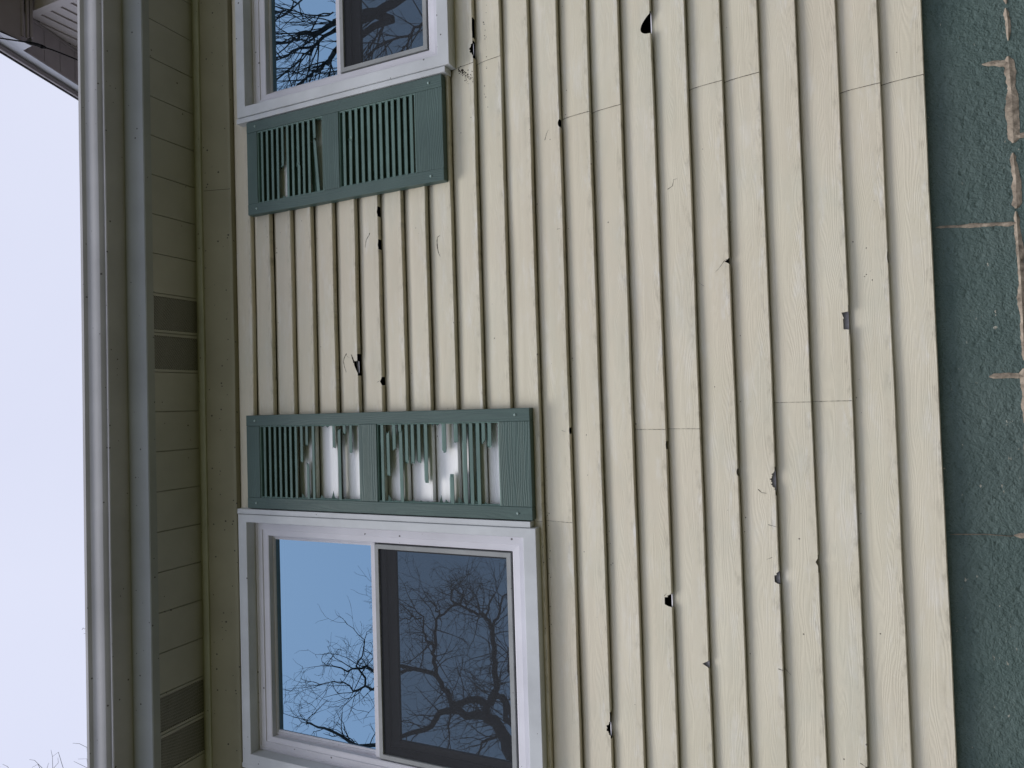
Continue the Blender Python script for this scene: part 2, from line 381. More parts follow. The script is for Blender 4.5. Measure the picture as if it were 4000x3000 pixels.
def ribbon(mb, pts, w0, w1=None, lift=.0005):
    w1 = w0 if w1 is None else w1; n = len(pts)
    ps = []
    for a, b in zip(pts[:-1], pts[1:]):
        m = max(2, int(math.hypot(b[0]-a[0], b[1]-a[1])/.004))
        ps += [(a[0]+(b[0]-a[0])*k/m, a[1]+(b[1]-a[1])*k/m) for k in range(m)]
    ps.append(pts[-1]); N = len(ps)
    L = []
    for k, p in enumerate(ps):
        a = ps[max(0, k-1)]; b = ps[min(N-1, k+1)]; dx, dz = b[0]-a[0], b[1]-a[1]; l = math.hypot(dx, dz) or 1
        w = (w0+(w1-w0)*k/(N-1))/2*(.75+.25*math.sin(k*1.7)); nx, nz = -dz/l*w, dx/l*w
        L.append(((p[0]+nx, p[1]+nz), (p[0]-nx, p[1]-nz)))
    for (a, b), (c, d) in zip(L[:-1], L[1:]):
        q = [a, b, d, c]; mb.face([(x, face_y(x, z)-lift, z) for x, z in q])
for i, x in SEAMS.items():
    if -2.5 < x < 2.5:
        m = MB(); z0, z1 = i*S+.001, min((i+1)*S-.002, 2.56); ribbon(m, [(x, z0), (x+.0006, z1)], .0014 if i < 12 else .0006)
        build(m, 'panel_joint', M['crack'], siding)
for pts, w_ in [([(.2044,1.8861),(.196,1.895),(.1872,1.9007),(.176,1.9045),(.155,1.899),(.1345,1.8905)], .0034), ([(.168,1.8475),(.184,1.855),(.199,1.862)], .008), ([(.1975,1.8862),(.190,1.877),(.187,1.869)], .0008),
              ([(.5575,1.4885),(.575,1.489),(.5886,1.4864),(.5935,1.475)], .0036), ([(.5575,1.4885),(.5346,1.484),(.5203,1.4763)], .0030),
              ([(.640,1.770),(.6331,1.7723),(.6172,1.7876),(.600,1.793),(.5897,1.7941)], .0030), ([(.6331,.6819),(.64,.6663),(.6587,.6618),(.6591,.6503)], .0016),
              ([(.8547,1.0732),(.8744,1.0662),(.8856,1.0587)], .0018), ([(.5571,1.0389),(.557,1.0257)], .0012), ([(-.3635,.4323),(-.3683,.4087)], .0014),
              ([(-.2646,.4561),(-.2738,.4461),(-.2749,.4324)], .0016), ([(-.7645,.4205),(-.767,.4072),(-.7817,.389)], .0018), ([(-.9894,.223),(-.9968,.2079)], .0018),
              ([(.0928,1.7504),(.0978,1.7369)], .0014), ([(.398,.522),(.376,.540),(.366,.552)], .0012), ([(-.590,.736),(-.580,.727)], .001), ([(.33,.585),(.342,.600),(.350,.602)], .0008),
              ([(-.455,.425),(-.462,.44)], .0012), ([(-.09,1.045),(-.095,1.03)], .001)]:
    m = MB(); ribbon(m, pts, w_*1.25, w_*.45); build(m, 'crack', M['crack'], siding)
# torn bits that hang inside the holes, and mud dots along the laps
for c, xc, w_, d, form, fl in HOLES:
    if d > .015 and not fl == 1:
        m = MB(); m.face([(xc-w_*.48, .005, c*S-.0004), (xc+w_*.45, .005, c*S-.0004), (xc+w_*.45, .0065, c*S+.0022), (xc-w_*.48, .0065, c*S+.0022)]); build(m, 'lock_strip', M['vinyl'], siding)
    if fl:
        m = MB(); z = c*S
        if fl == 1: m.face([(xc-w_*.5, .009, z), (xc+w_*.5, .009, z), (xc+w_*.5, .0135, z+d*1.1), (xc-w_*.5, .0135, z+d*1.1)])
        else:
            for a, b in ((.1, .32), (.42, .62)): m.face([(xc-w_*.5, .012, z+d*a), (xc+w_*.5, .012, z+d*(a+.2)), (xc+w_*.5, .014, z+d*(b+.3)), (xc-w_*.5, .014, z+d*b)])
        build(m, 'torn_flap', M['flap'], siding)
rs = random.Random(21)
md = MB()
for (x0, x1, z, n) in [(.3, .42, 1.5, 5), (1.0, 1.5, 12.6, 26), (-.4, -.1, 10.95, 10), (-.75, -.45, 10.95, 16), (-.6, -.4, 8.9, 6), (-.2, .2, 9.95, 5), (.9, 1.3, 9.9, 5), (-.05, .9, 15.9, 8), (-.05, .7, 19.9, 8), (-.05, .7, 21.9, 8), (-1.3, -.5, 7.9, 7), (-.5, 1, 4.9, 7), (-1, 1, 1.9, 7), (.2, 1.2, 13.95, 6)]:
    for _ in range(n):
        x = rs.uniform(x0, x1); zz = z*S + rs.uniform(-.012, .010); r = rs.uniform(.0007, .0021); y = face_y(x, zz)
        md.face([(x+r*math.cos(a)*rs.uniform(.7, 1.3), y-.0004, zz+r*math.sin(a)*rs.uniform(.6, 1.2)) for a in [k*math.pi/3 for k in range(6)]])
# dirt smear under the corner of the far window
for _ in range(70):
    t_ = rs.random(); x = 1.165-.06*t_+rs.gauss(0, .006); zz = 1.385-.055*t_+rs.gauss(0, .007); r = rs.uniform(.001, .004)*(1-.6*t_); y = face_y(x, zz)
    md.face([(x+r*math.cos(a)*rs.uniform(.6, 1.4), y-.0004, zz+r*math.sin(a)*rs.uniform(.6, 1.4)) for a in [k*math.pi/3 for k in range(6)]])
build(md, 'mud_specks', M['crack'], siding, kind='stuff')

# sheathing behind the siding, cut round the windows
bk = MB()
def slab_with_holes(mb, X0, X1, Z0, Z1, Y, holes):
    xs = sorted({X0, X1, *[h[0] for h in holes], *[h[1] for h in holes]}); zs = sorted({Z0, Z1, *[h[2] for h in holes], *[h[3] for h in holes]})
    for a, b in zip(xs[:-1], xs[1:]):
        for c, d in zip(zs[:-1], zs[1:]):
            if any(h[0] < (a+b)/2 < h[1] and h[2] < (c+d)/2 < h[3] for h in holes): continue
            mb.face([(a, Y, c), (b, Y, c), (b, Y, d), (a, Y, d)])
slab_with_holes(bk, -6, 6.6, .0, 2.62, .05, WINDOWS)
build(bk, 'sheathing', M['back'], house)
rm = MB(); rm.box(-5.9, 6.5, .09, 3.4, .0, 2.6)
rm.f = rm.f[:2]+rm.f[3:]; rm.m = rm.m[:2]+rm.m[3:]; rm.sm = rm.sm[:2]+rm.sm[3:]
build(rm, 'interior_room', M['room'], house)

# foundation of painted block with bare mortar joints
fd = MB(); fd.box(-6, 6.6, .030, .25, GZ-.1, -.0005)
found = build(fd, 'foundation_wall', M['block'], house, label='dark green painted concrete block wall with bare mortar joints')
def joint(pts, w0, w1, seed):
    r = random.Random(seed); m = MB(); ps = []
    for a, b in zip(pts[:-1], pts[1:]):
        n = max(2, int(math.hypot(b[0]-a[0], b[1]-a[1])/.005)); ps += [(a[0]+(b[0]-a[0])*k/n, a[1]+(b[1]-a[1])*k/n) for k in range(n)]
    ps.append(pts[-1]); N = len(ps); L = []; wa = wb = 1.0
    for k, p in enumerate(ps):
        a = ps[max(0, k-1)]; b = ps[min(N-1, k+1)]; dx, dz = b[0]-a[0], b[1]-a[1]; l = math.hypot(dx, dz) or 1
        wa += r.uniform(-.22, .22); wb += r.uniform(-.22, .22); wa = max(.55, min(1.5, wa)); wb = max(.55, min(1.5, wb))
        w = (w0+(w1-w0)*k/(N-1))/2; end = min(1, .25+k/3, .25+(N-1-k)/3)
        L.append(((p[0]-dz/l*w*wa*end, p[1]+dx/l*w*wa*end), p, (p[0]+dz/l*w*wb*end, p[1]-dx/l*w*wb*end)))
    for A, B in zip(L[:-1], L[1:]):
        for j in (0, 1):
            m.face([(A[j][0], .0292 if j == 0 else .0262, A[j][1]), (A[j+1][0], .0262 if j == 0 else .0292, A[j+1][1]), (B[j+1][0], .0262 if j == 0 else .0292, B[j+1][1]), (B[j][0], .0292 if j == 0 else .0262, B[j][1])], True)
    build(m, 'mortar_joint', M['mortar'], found)
zj = -.1905
for k, (a, b, w_) in enumerate([(1.6, .98, .010), (.97, .885, .012), (.845, .622, .020), (.597, .455, .016), (.448, .07, .015), (.05, -.33, .015), (-.345, -1.6, .015)]):
    joint([(a, zj+.002), ((a+b)/2, zj-.001), (b, zj)], w_*1.0, w_*1.0, k)
for k, (pts, w0, w1) in enumerate([([(.826, -.192), (.832, -.160), (.838, -.132)], .020, .010), ([(.640, -.195), (.636, -.26), (.634, -.38)], .014, .014), ([(.418, -.188), (.424, -.12), (.430, -.012)], .014, .006),
                                   ([(.030, -.188), (.031, -.15), (.032, -.114)], .015, .013), ([(-.368, -.192), (-.369, -.150)], .028, .012), ([(-.372, -.15), (-.370, -.09), (-.374, -.012)], .0035, .0022)]):
    joint(pts, w0, w1, 40+k)

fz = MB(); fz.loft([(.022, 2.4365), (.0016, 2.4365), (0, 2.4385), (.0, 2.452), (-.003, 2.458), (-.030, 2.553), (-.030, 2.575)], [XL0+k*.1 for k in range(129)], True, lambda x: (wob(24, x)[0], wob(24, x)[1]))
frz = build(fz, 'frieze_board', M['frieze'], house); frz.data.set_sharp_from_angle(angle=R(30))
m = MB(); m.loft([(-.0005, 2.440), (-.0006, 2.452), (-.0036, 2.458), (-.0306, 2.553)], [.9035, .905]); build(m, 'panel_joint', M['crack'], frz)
# soffit, vents, channel at the wall, fascia and gutter
ZS = 2.603; YF = -.2675
X0s = 1.5367+.1524*40; sf = MB(); vt = []
def sof_x(k): return X0s-.1524*k
for k in range(90):
    xa, xb = sof_x(k+1), sof_x(k)
    if xb < -5.8 or xa > 6.4: continue
    idx = k-40; isv = idx in (7, 8, 17, 18, -3, -4, 27, 28)
    g_ = .0045
    # v groove then flat panel
    sf.face([(xb-g_, -.238, ZS), (xb-g_, .03, ZS), (xb-g_*.45, .03, ZS+.006), (xb-g_*.45, -.238, ZS+.006)])
    sf.face([(xb-g_*.45, -.238, ZS+.006), (xb-g_*.45, .03, ZS+.006), (xb, .03, ZS+.0005), (xb, -.238, ZS+.0005)])
    if not isv: sf.face([(xa, -.238, ZS+.0005), (xa, .03, ZS+.0005), (xb-g_, .03, ZS), (xb-g_, -.238, ZS)])
    else:
        e = .009
        sf.face([(xa, -.238, ZS+.0005), (xa, .03, ZS+.0005), (xa+e, .03, ZS), (xa+e, -.238, ZS)]); sf.face([(xb-g_-e, -.238, ZS), (xb-g_-e, .03, ZS), (xb-g_, .03, ZS), (xb-g_, -.238, ZS)])
        vt.append((xa+e, xb-g_-e))
soff = build(sf, 'soffit', M['soffit'], house)
for a, b in vt:
    m = MB(); m.face([(a, -.238, ZS), (a, .03, ZS), (a+.004, .03, ZS+.0035), (a+.004, -.238, ZS+.0035)]); m.face([(a+.004, -.238, ZS+.0035), (a+.004, .03, ZS+.0035), (b-.004, .03, ZS+.0035), (b-.004, -.238, ZS+.0035)])
    m.face([(b-.004, -.238, ZS+.0035), (b-.004, .03, ZS+.0035), (b, .03, ZS), (b, -.238, ZS)]); build(m, 'vent_panel', M['vent'], soff)
XL, XR = -6.3, 6.9
ch = MB(); ch.loft([(.0, 2.560), (-.036, 2.560), (-.038, 2.562), (-.038, 2.586), (-.036, 2.588), (-.030, 2.588), (-.030, 2.604)], [XL+.3, XR-.3]); build(ch, 'soffit_channel', M['channel'], house)
fa = MB(); fa.loft([(-.232, 2.6035), (-.235, 2.600), (-.264, 2.600), (-.2675, 2.603), (-.2680, 2.618), (-.2705, 2.645), (-.2785, 2.680), (-.2785, 2.75)], [XL, -.470, XR], True); 
fas = build(fa, 'fascia', M['fascia'], house); fas.data.set_sharp_from_angle(angle=R(30))
m = MB(); m.loft([(-.2352, 2.5993), (-.2640, 2.5993), (-.2682, 2.603), (-.2687, 2.618), (-.2712, 2.645), (-.2792, 2.680)], [-.486, -.470]); build(m, 'lap_joint', M['fascia'], fas)
gp = [(-.262, 2.6925), (-.349, 2.691), (-.3565, 2.6905), (-.3590, 2.693), (-.3590, 2.698), (-.3545, 2.7000), (-.3560, 2.7035), (-.3640, 2.7085), (-.3700, 2.7150), (-.3730, 2.724), (-.3735, 2.740), (-.3728, 2.756), (-.3735, 2.768), (-.3765, 2.775), (-.3830, 2.7800), (-.3872, 2.7835), (-.3876, 2.796), (-.3840, 2.799), (-.378, 2.798), (-.376, 2.790), (-.370, 2.76)]
def gw(x): return (.0014*math.sin(1.3*x+.5)+.0006*math.sin(4.7*x), .0016*math.sin(.9*x+1)+.0005*math.sin(6*x))
gt = MB(); gt.loft(gp, [XL+(XR-XL)*k/220 for k in range(221)], True, gw); gt.loft([(-.262, 2.6925), (-.262, 2.80)], [XL, XR])
gut = build(gt, 'gutter', M['gutter'], house); gut.data.set_sharp_from_angle(angle=R(22))
lg = MB(); lg.loft([(-.379, 2.797), (-.30, 2.801), (-.262, 2.806)], [XL, XR])
x = -2.2
while x < 2.6:
    dy, dz = gw(x); lg.box(x-.0028, x+.0028, -.3846+dy, -.376, 2.7965+dz, 2.8003+dz); x += .0145
build(lg, 'leaf_guard', M['gutter'], gut)
# debris caught on the gutter lip
tw = MB(); tw.tube([(-.78, -.386, 2.797), (-.784, -.388, 2.803), (-.779, -.389, 2.808), (-.787, -.39, 2.812)], .0008, .0005, 4); tw.tube([(-.80, -.386, 2.797), (-.801, -.388, 2.806)], .0008, .0005, 4)
tag = build(tw, 'dead_leaf_stem', M['bark'], label='tiny dead leaf stem caught on the gutter lip', cat='leaf stem')

# ------------------------------------------------------------------ windows
def window(X0, X1, Z0, Z1, ZR, label):
    c = ((X0+X1)/2, 0, Z0); win = empty('window', c, house, label=label)
    def rc(l, r, t, b, y): return (X0+l, X1-r, Z0+b, Z1-t, y)
    m = MB(); m.rings([rc(0, 0, 0, 0, .012), rc(0, 0, 0, 0, -.0335), rc(.0015, .0015, .0015, .0015, -.035), rc(.0385, .0285, .0415, .0435, -.035), rc(.040, .030, .043, .045, -.0335), rc(.040, .030, .043, .045, .016)])
    build(m, 'casing', M['trim'], win)
    for a, b in ((X0-.022, X0), (X1, X1+.022)):       # side flanges of the metal wrap
        m = MB(); m.box(a+.0012, b-.0018, -.0300, .014, Z0+.02, Z1+.008); build(m, 'side_flange', M['trim'], win, bevel=.001)
    m = MB(); m.rings([rc(.0405, .0305, .0435, .0455, .010), rc(.050, .040, .053, .055, .008), rc(.052, .042, .055, .057, .012), rc(.074, .064, .078, .080, .010), rc(.076, .066, .080, .082, .014), rc(.091, .086, .102, .104, .016), rc(.094, .088, .105, .107, .018), rc(.094, .088, .105, .107, .10)])
    build(m, 'frame', M['vinyl'], win)
    m = MB()
    xa, xb = X0+.094, X1-.088
    top = Z1-.105; gl = (X0+.112, X1-.106, ZR+.012, top-.008)
    m.rings([(xa, xb, ZR+.004, top, .040), (gl[0]-.008, gl[1]+.008, gl[2]-.002, gl[3]+.002, .0385), (gl[0]-.006, gl[1]+.006, gl[2]-.001, gl[3]+.001, .042), (gl[0], gl[1], gl[2], gl[3], .044), (gl[0], gl[1], gl[2], gl[3], .052)])
    build(m, 'upper_sash', M['vinyl'], win)
    m = MB(); m.box(xa+.001, xb-.001, .028, .050, ZR-.007, ZR+.0115); build(m, 'meeting_rail', M['vinyl'], win, bevel=.0015)
    m = MB(); m.face([(gl[0], .0475, gl[2]), (gl[1], .0475, gl[2]), (gl[1], .0475, gl[3]), (gl[0], .0475, gl[3])]); build(m, 'pane', M['glass'], win)
    zb = Z0+.107
    m = MB(); lo = (xa+.052, xb-.040, zb+.048, ZR-.066)
    m.rings([(xa, xb, zb, ZR+.01, .062), (xa+.030, xb-.03, zb+.03, ZR-.030, .062), (xa+.032, xb-.032, zb+.032, ZR-.032, .070), (lo[0], lo[1], lo[2], lo[3], .072), (lo[0], lo[1], lo[2], lo[3], .082)]); build(m, 'lower_sash', M['sash'], win)
    m = MB(); m.face([(lo[0], .079, lo[2]), (lo[1], .079, lo[2]), (lo[1], .079, lo[3]), (lo[0], .079, lo[3])]); build(m, 'pane', M['glass'], win)
    so_ = (xa+.006, xb-.006, zb+.008, ZR-.013); sw = .0165
    m = MB(); m.rings([(*so_, .030), (*so_, .0175), (so_[0]+.001, so_[1]-.001, so_[2]+.001, so_[3]-.001, .0165), (so_[0]+sw-.001, so_[1]-sw+.001, so_[2]+sw-.001, so_[3]-sw+.001, .0165), (so_[0]+sw, so_[1]-sw, so_[2]+sw, so_[3]-sw, .0185), (so_[0]+sw, so_[1]-sw, so_[2]+sw, so_[3]-sw, .026)])
    build(m, 'screen_frame', M['gray'], win)
    m = MB(); m.face([(so_[0]+sw, .022, so_[2]+sw), (so_[1]-sw, .022, so_[2]+sw), (so_[1]-sw, .022, so_[3]-sw), (so_[0]+sw, .022, so_[3]-sw)]); build(m, 'insect_screen', M['screen'], win)
window(-1.362, -.400, 1.130, 2.396, 1.803, 'white framed window beside the badly broken shutter')
window(1.164, 2.126, 1.396, 2.360, 1.903, 'white framed window beside the mostly whole shutter')

# ------------------------------------------------------------------ shutters
def shutter(X0, X1, Z0, Z1, bays, label, slats, spikes, zb_s=None):
    sh_ = empty('shutter', ((X0+X1)/2, 0, Z0), house, label=label); sw = .0425
    for a, b in ((X0, X0+sw), (X1-sw, X1)):
        m = MB(); m.box(a, b, -.027, .004, Z0, Z1); build(m, 'stile', M['sz'], sh_, bevel=.0018)
    zs = [Z0]+[q for b in bays for q in b]+[Z1]
    for a, b in zip(zs[::2], zs[1::2]):
        m = MB(); m.box(X0+sw+.0003, X1-sw-.0003, -.0262, .004, a+(.0 if a == Z0 else 0), b); build(m, 'rail', M['sx'], sh_, bevel=.0015)
    for a, b in bays:      # beads that edge each louvered opening
        m = MB(); xa, xb = X0+sw+.0004, X1-sw-.0004
        m.rings([(xa, xb, a+.0004, b-.0004, -.012), (xa, xb, a+.0004, b-.0004, -.0235), (xa+.0035, xb-.0035, a+.004, b-.004, -.0215), (xa+.0035, xb-.0035, a+.004, b-.004, -.004)]); build(m, 'bead', M['slat'], sh_)
    rj = random.Random(int(X0*1000))
    for z, xa, xb, tilt in slats:
        m = MB(); ja = xa > X0+sw+.006; jb = xb < X1-sw-.006
        baffle = (zb_s is None or zb_s(z, xa)); h = .0055 if baffle else .0063; prof = [(-.0215, -h), (-.0232, -h+.001), (-.0232, h-.001), (-.0215, h), *([(-.0022, h+.0225), (-.0022, h+.0385), (-.0008, h+.0385), (-.0008, h+.0205)] if baffle else [(-.0060, h+.0140), (-.0048, h+.0122)]), (-.0200, -h+.004)]  # rear leg added behind intact slats to darken the gaps
        n = len(prof); L = [[], []]
        for e, (x, jag, s) in enumerate(((xa, ja, -1), (xb, jb, 1))):
            for k, (y, dz) in enumerate(prof): L[e].append((x+(s*rj.uniform(-.013, .006) if jag else 0), y, z+dz+(tilt if e else 0)))
        for k in range(n):
            a, b = k, (k+1) % n; m.face([L[0][a], L[1][a], L[1][b], L[0][b]])
        m.face(L[0][::-1]); m.face(L[1]); build(m, 'louver', M['slat'], sh_)
    for x, z, s, hgt, tw_ in spikes:        # splinters left where slats snapped off the stile
        m = MB(); m.face([(x, -.0215, z+.0065), (x, -.015, z-.0065), (x+s*hgt*.45, -.017, z-.004), (x+s*hgt, -.019, z+.001+tw_)]); m.face([(x, -.0205, z+.0065), (x, -.010, z+.012), (x+s*hgt*.7, -.018, z+.002+tw_)]); build(m, 'splinter', M['slat'], sh_)
    for x in (X0+sw*.5, X1-sw*.5):
        for z in (Z0+.052, Z1-.045):
            m = MB()
            for k in range(10):
                a, b = 2*math.pi*k/10, 2*math.pi*(k+1)/10; r = .0048
                m.face([(x+r*math.cos(a), -.0272, z+r*math.sin(a)), (x+r*math.cos(b), -.0272, z+r*math.sin(b)), (x+r*.7*math.cos(b), -.0300, z+r*.7*math.sin(b)), (x+r*.7*math.cos(a), -.0300, z+r*.7*math.sin(a))], True)
                m.face([(x+r*.7*math.cos(a), -.0300, z+r*.7*math.sin(a)), (x+r*.7*math.cos(b), -.0300, z+r*.7*math.sin(b)), (x, -.0306, z)], True)
            build(m, 'screw', M['screw'], sh_)
a_, b_ = -.3335, -.0605
L = [(2.262,a_,b_,0),(2.236,a_,b_,0),(2.210,a_,b_,0),(2.185,a_,b_,0),(2.159,a_,b_,0),(2.134,a_,b_,0),(2.108,a_,b_,0),(2.081,-.196,b_,0),(2.056,-.136,b_,0),(2.053,a_,-.196,0),(2.026,a_,b_,0),
 (1.929,-.142,b_,0),(1.905,a_,-.073,0),(1.881,-.092,b_,0),(1.853,-.165,b_,0),(1.716,a_,b_,0),(1.691,-.244,-.084,.001),(1.665,-.149,b_,0),(1.641,-.087,b_,0),(1.636,a_,-.084,.002),
 (1.614,-.194,b_,0),(1.589,-.199,b_,0),(1.563,-.190,b_,0),(1.535,-.260,b_,0),(1.461,-.157,b_,0),(1.435,a_,-.237,0),(1.415,-.124,b_,0),(1.383,a_,b_,0),(1.359,a_,b_,0),(1.333,a_,b_,0),(1.312,-.126,b_,0),(1.289,-.138,b_,0)]
sp = [(a_, 2.081, 1, .022, .004), (a_, 1.990, 1, .018, .006), (a_, 1.958, 1, .006, 0), (a_, 1.941, 1, .034, -.002), (a_, 1.929, 1, .010, .004), (a_, 1.881, 1, .008, 0), (a_, 1.853, 1, .006, 0), (b_, 1.96, -1, .007, 0), (b_, 1.982, -1, .005, 0),
      (a_, 1.691, 1, .026, .006), (a_, 1.665, 1, .009, .004), (a_, 1.614, 1, .008, 0), (a_, 1.589, 1, .012, .008), (a_, 1.563, 1, .010, 0), (a_, 1.535, 1, .008, 0), (a_, 1.505, 1, .007, 0), (a_, 1.484, 1, .030, -.004), (a_, 1.461, 1, .016, .003), (a_, 1.409, 1, .026, .006), (a_, 1.348, 1, .02, .008), (a_, 1.312, 1, .012, .002), (b_, 1.51, -1, .006, 0), (b_, 1.49, -1, .007, 0), (b_, 1.37, -1, .005, 0)]
shutter(-.376, -.0145, 1.142, 2.352, [(1.255, 1.738), (1.815, 2.286)], 'green shutter with many louvers snapped off', L, sp, lambda z, x: z > 2.10)
a_, b_ = .8155, 1.0975
L = [(z, a_, b_, 0) for z in (2.245,2.219,2.193,2.167,2.118,2.092,2.040,2.014)] + [(2.142,.945,b_,0),(2.066,.935,b_,.001),(2.064,a_,.936,-.001)] + [(1.972,a_,1.02,.014),(1.986,1.02,b_,.002)]
L += [(z, a_, b_, 0) for z in (1.849,1.794,1.767,1.740,1.713,1.688,1.661,1.636,1.610,1.584,1.559)] + [(1.823,a_,.985,-.002),(1.819,.986,b_,.001)]
shutter(.772, 1.1395, 1.432, 2.320, [(1.543, 1.873), (1.949, 2.268)], 'green shutter with nearly all louvers in place', L, [(a_, 2.142, 1, .012, .003)], lambda z, x: not 2.11 < z < 2.13)

# ------------------------------------------------------------------ roofs and the taller wing on the right
def slope_slab(mb, x0, x1, y0, z0, m_, y1, th):
    z1 = z0+(y1-y0)*m_
    a = [(x0,y0,z0),(x1,y0,z0),(x1,y1,z1),(x0,y1,z1)]; b = [(x,y,z+th) for x,y,z in a]
    for f in ((a[0],a[3],a[2],a[1]), (b[0],b[1],b[2],b[3]), (a[0],a[1],b[1],b[0]), (a[1],a[2],b[2],b[1]), (a[2],a[3],b[3],b[2]), (a[3],a[0],b[0],b[3])): mb.face(f)
m = MB(); slope_slab(m, XL, XR, -.30, 2.812, .34, 3.5, .02); slope_slab(m, XL, XR, 7.3, 2.812, -.34, 3.505, .02); roof = build(m, 'roof', M['shingle'], house)
m = MB(); m.box(-6, -5.95, .26, 7, GZ, 2.8); m.box(6.55, 6.6, .26, 7, GZ, 2.8); m.box(-5.94, 6.54, 6.95, 7, GZ, 2.8)
for xx in (-6, 6.6): m.face([(xx, 0, 2.8), (xx, 7, 2.8), (xx, 3.5, 3.95)])
build(m, 'end_wall', M['farwall'], house)
MR = .357; WX = 2.886
wing = empty('upper_storey', (5, 1, 2.9), house, label='taller wing with taupe rake soffit and white fascia')
def rk(y): return 5.372+MR*(y-.971)
m = MB()
z = 2.9+.0
k = 0
while k < 34:                                      # lap siding on the gable wall, courses 0.104 m apart
    zb_ = 5.301-.1085*(k+0); zt_ = zb_+.1085; k += 1
    if zb_ < 2.9: break
    m.face([(WX-.012, 1.045, zb_), (WX-.012, 6.0, zb_), (WX, 6.0, zt_), (WX, 1.045, zt_)]); m.face([(WX-.012, 1.045, zb_), (WX-.012, 6.0, zb_), (WX+.004, 6.0, zb_), (WX+.004, 1.045, zb_)])
for q in range(14):
    zb_ = 5.4095+.1085*q; ya = max(1.045, .971+(zb_-5.36)/MR)
    if ya < 4: m.face([(WX-.012, ya-.2, zb_), (WX-.012, 6.0, zb_), (WX, 6.0, zb_+.1085), (WX, ya-.2, zb_+.1085)]); m.face([(WX-.012, ya, zb_), (WX-.012, 6.0, zb_), (WX+.004, 6.0, zb_), (WX+.004, ya, zb_)])
build(m, 'gable_siding', M['farwall'], wing)
m = MB(); m.box(WX-.016, WX+.06, .985, 1.045, 2.9, 5.40); build(m, 'corner_post', M['farwall'], wing, bevel=.003)
m = MB(); m.box(WX+.06, 9, 1.0, 1.05, 2.9, 5.25); build(m, 'front_siding', M['farwall'], wing)
m = MB()
y = .70
while y < 5:
    y2 = y+.152; g_ = .006
    m.face([(2.601, y+g_, rk(y+g_)), (WX-.0, y+g_, rk(y+g_)), (WX-.0, y2, rk(y2)), (2.601, y2, rk(y2))]); m.face([(2.601, y, rk(y)), (WX, y, rk(y)), (WX, y+g_/2, rk(y)+.008), (2.601, y+g_/2, rk(y)+.008)]); m.face([(2.601, y+g_/2, rk(y)+.008), (WX, y+g_/2, rk(y)+.008), (WX, y+g_, rk(y+g_)), (2.601, y+g_, rk(y+g_))])
    y = y2
build(m, 'rake_soffit', M['farsof'], wing)
m = MB()
for a, b, d in ((2.855, 2.872, .007), (2.604, 2.616, .004)):
    pts = [(a, 1.0), (b, 1.0), (b, 5.0), (a, 5.0)]; m.face([(x, y, rk(y)-d) for x, y in pts]); m.face([(a, 1.0, rk(1.0)-d), (a, 5.0, rk(5)-d), (a, 5.0, rk(5)), (a, 1.0, rk(1))]); m.face([(b, 1.0, rk(1.0)-d), (b, 5.0, rk(5)-d), (b, 5.0, rk(5)), (b, 1.0, rk(1))])
build(m, 'soffit_trim', M['farsof'], wing)
m = MB(); m.face([(2.6, .40, rk(.40)), (2.6, 5.0, rk(5)), (2.6, 5.0, rk(5)+.093), (2.6, .40, rk(.40)+.093)]); m.face([(2.6, .45, 5.256), (2.6, .957, 5.256), (2.6, .968, rk(.968)), (2.6, .45, rk(.5))]); m.face([(2.6, .957, 5.256), (2.66, .957, 5.256), (2.66, .968, rk(.968)), (2.6, .968, rk(.968))])
build(m, 'rake_fascia', M['farwhite'], wing)
m = MB(); m.box(2.602, 8.9, .40, .885, 5.2565, 5.262); build(m, 'box_return', M['farsof'], wing)
m = MB(); m.box(2.64, 8.9, .885, .905, 5.250, 5.262); m.box(2.64, 8.9, .917, .935, 5.246, 5.262); m.box(2.66, 8.9, .945, .966, 5.252, 5.30); build(m, 'return_channel', M['farsof'], wing, bevel=.003)
m = MB(); m.box(2.61, 8.9, .36, .40, 5.17, 5.33); build(m, 'front_fascia', M['farwhite'], wing)
m = MB()
def rake(mb, x0, x1, d0, d1):
    a = [(x0, .34, rk(.34)+d0), (x1, .34, rk(.34)+d0), (x1, 5.0, rk(5)+d0), (x0, 5.0, rk(5)+d0)]; b = [(x, y, z+d1-d0) for x, y, z in a]
    for f in ((a[0],a[3],a[2],a[1]), (b[0],b[1],b[2],b[3]), (a[0],a[1],b[1],b[0]), (a[1],a[2],b[2],b[1]), (a[2],a[3],b[3],b[2]), (a[3],a[0],b[0],b[3])): mb.face(f)
rake(m, 2.566, 2.596, .082, .097); rake(m, 2.556, 2.568, .076, .10); build(m, 'rake_moulding', M['farsof'], wing, bevel=.004)
m = MB(); rake(m, 2.552, 9, .101, .118)
y = .45
while y < 4.8: m.face([(2.546, y, rk(y)+.100), (2.56, y, rk(y)+.100), (2.56, y+.125, rk(y+.125)+.100), (2.546+.005, y+.125, rk(y+.125)+.100)]); y += .13
build(m, 'upper_roof', M['shingle'], wing)

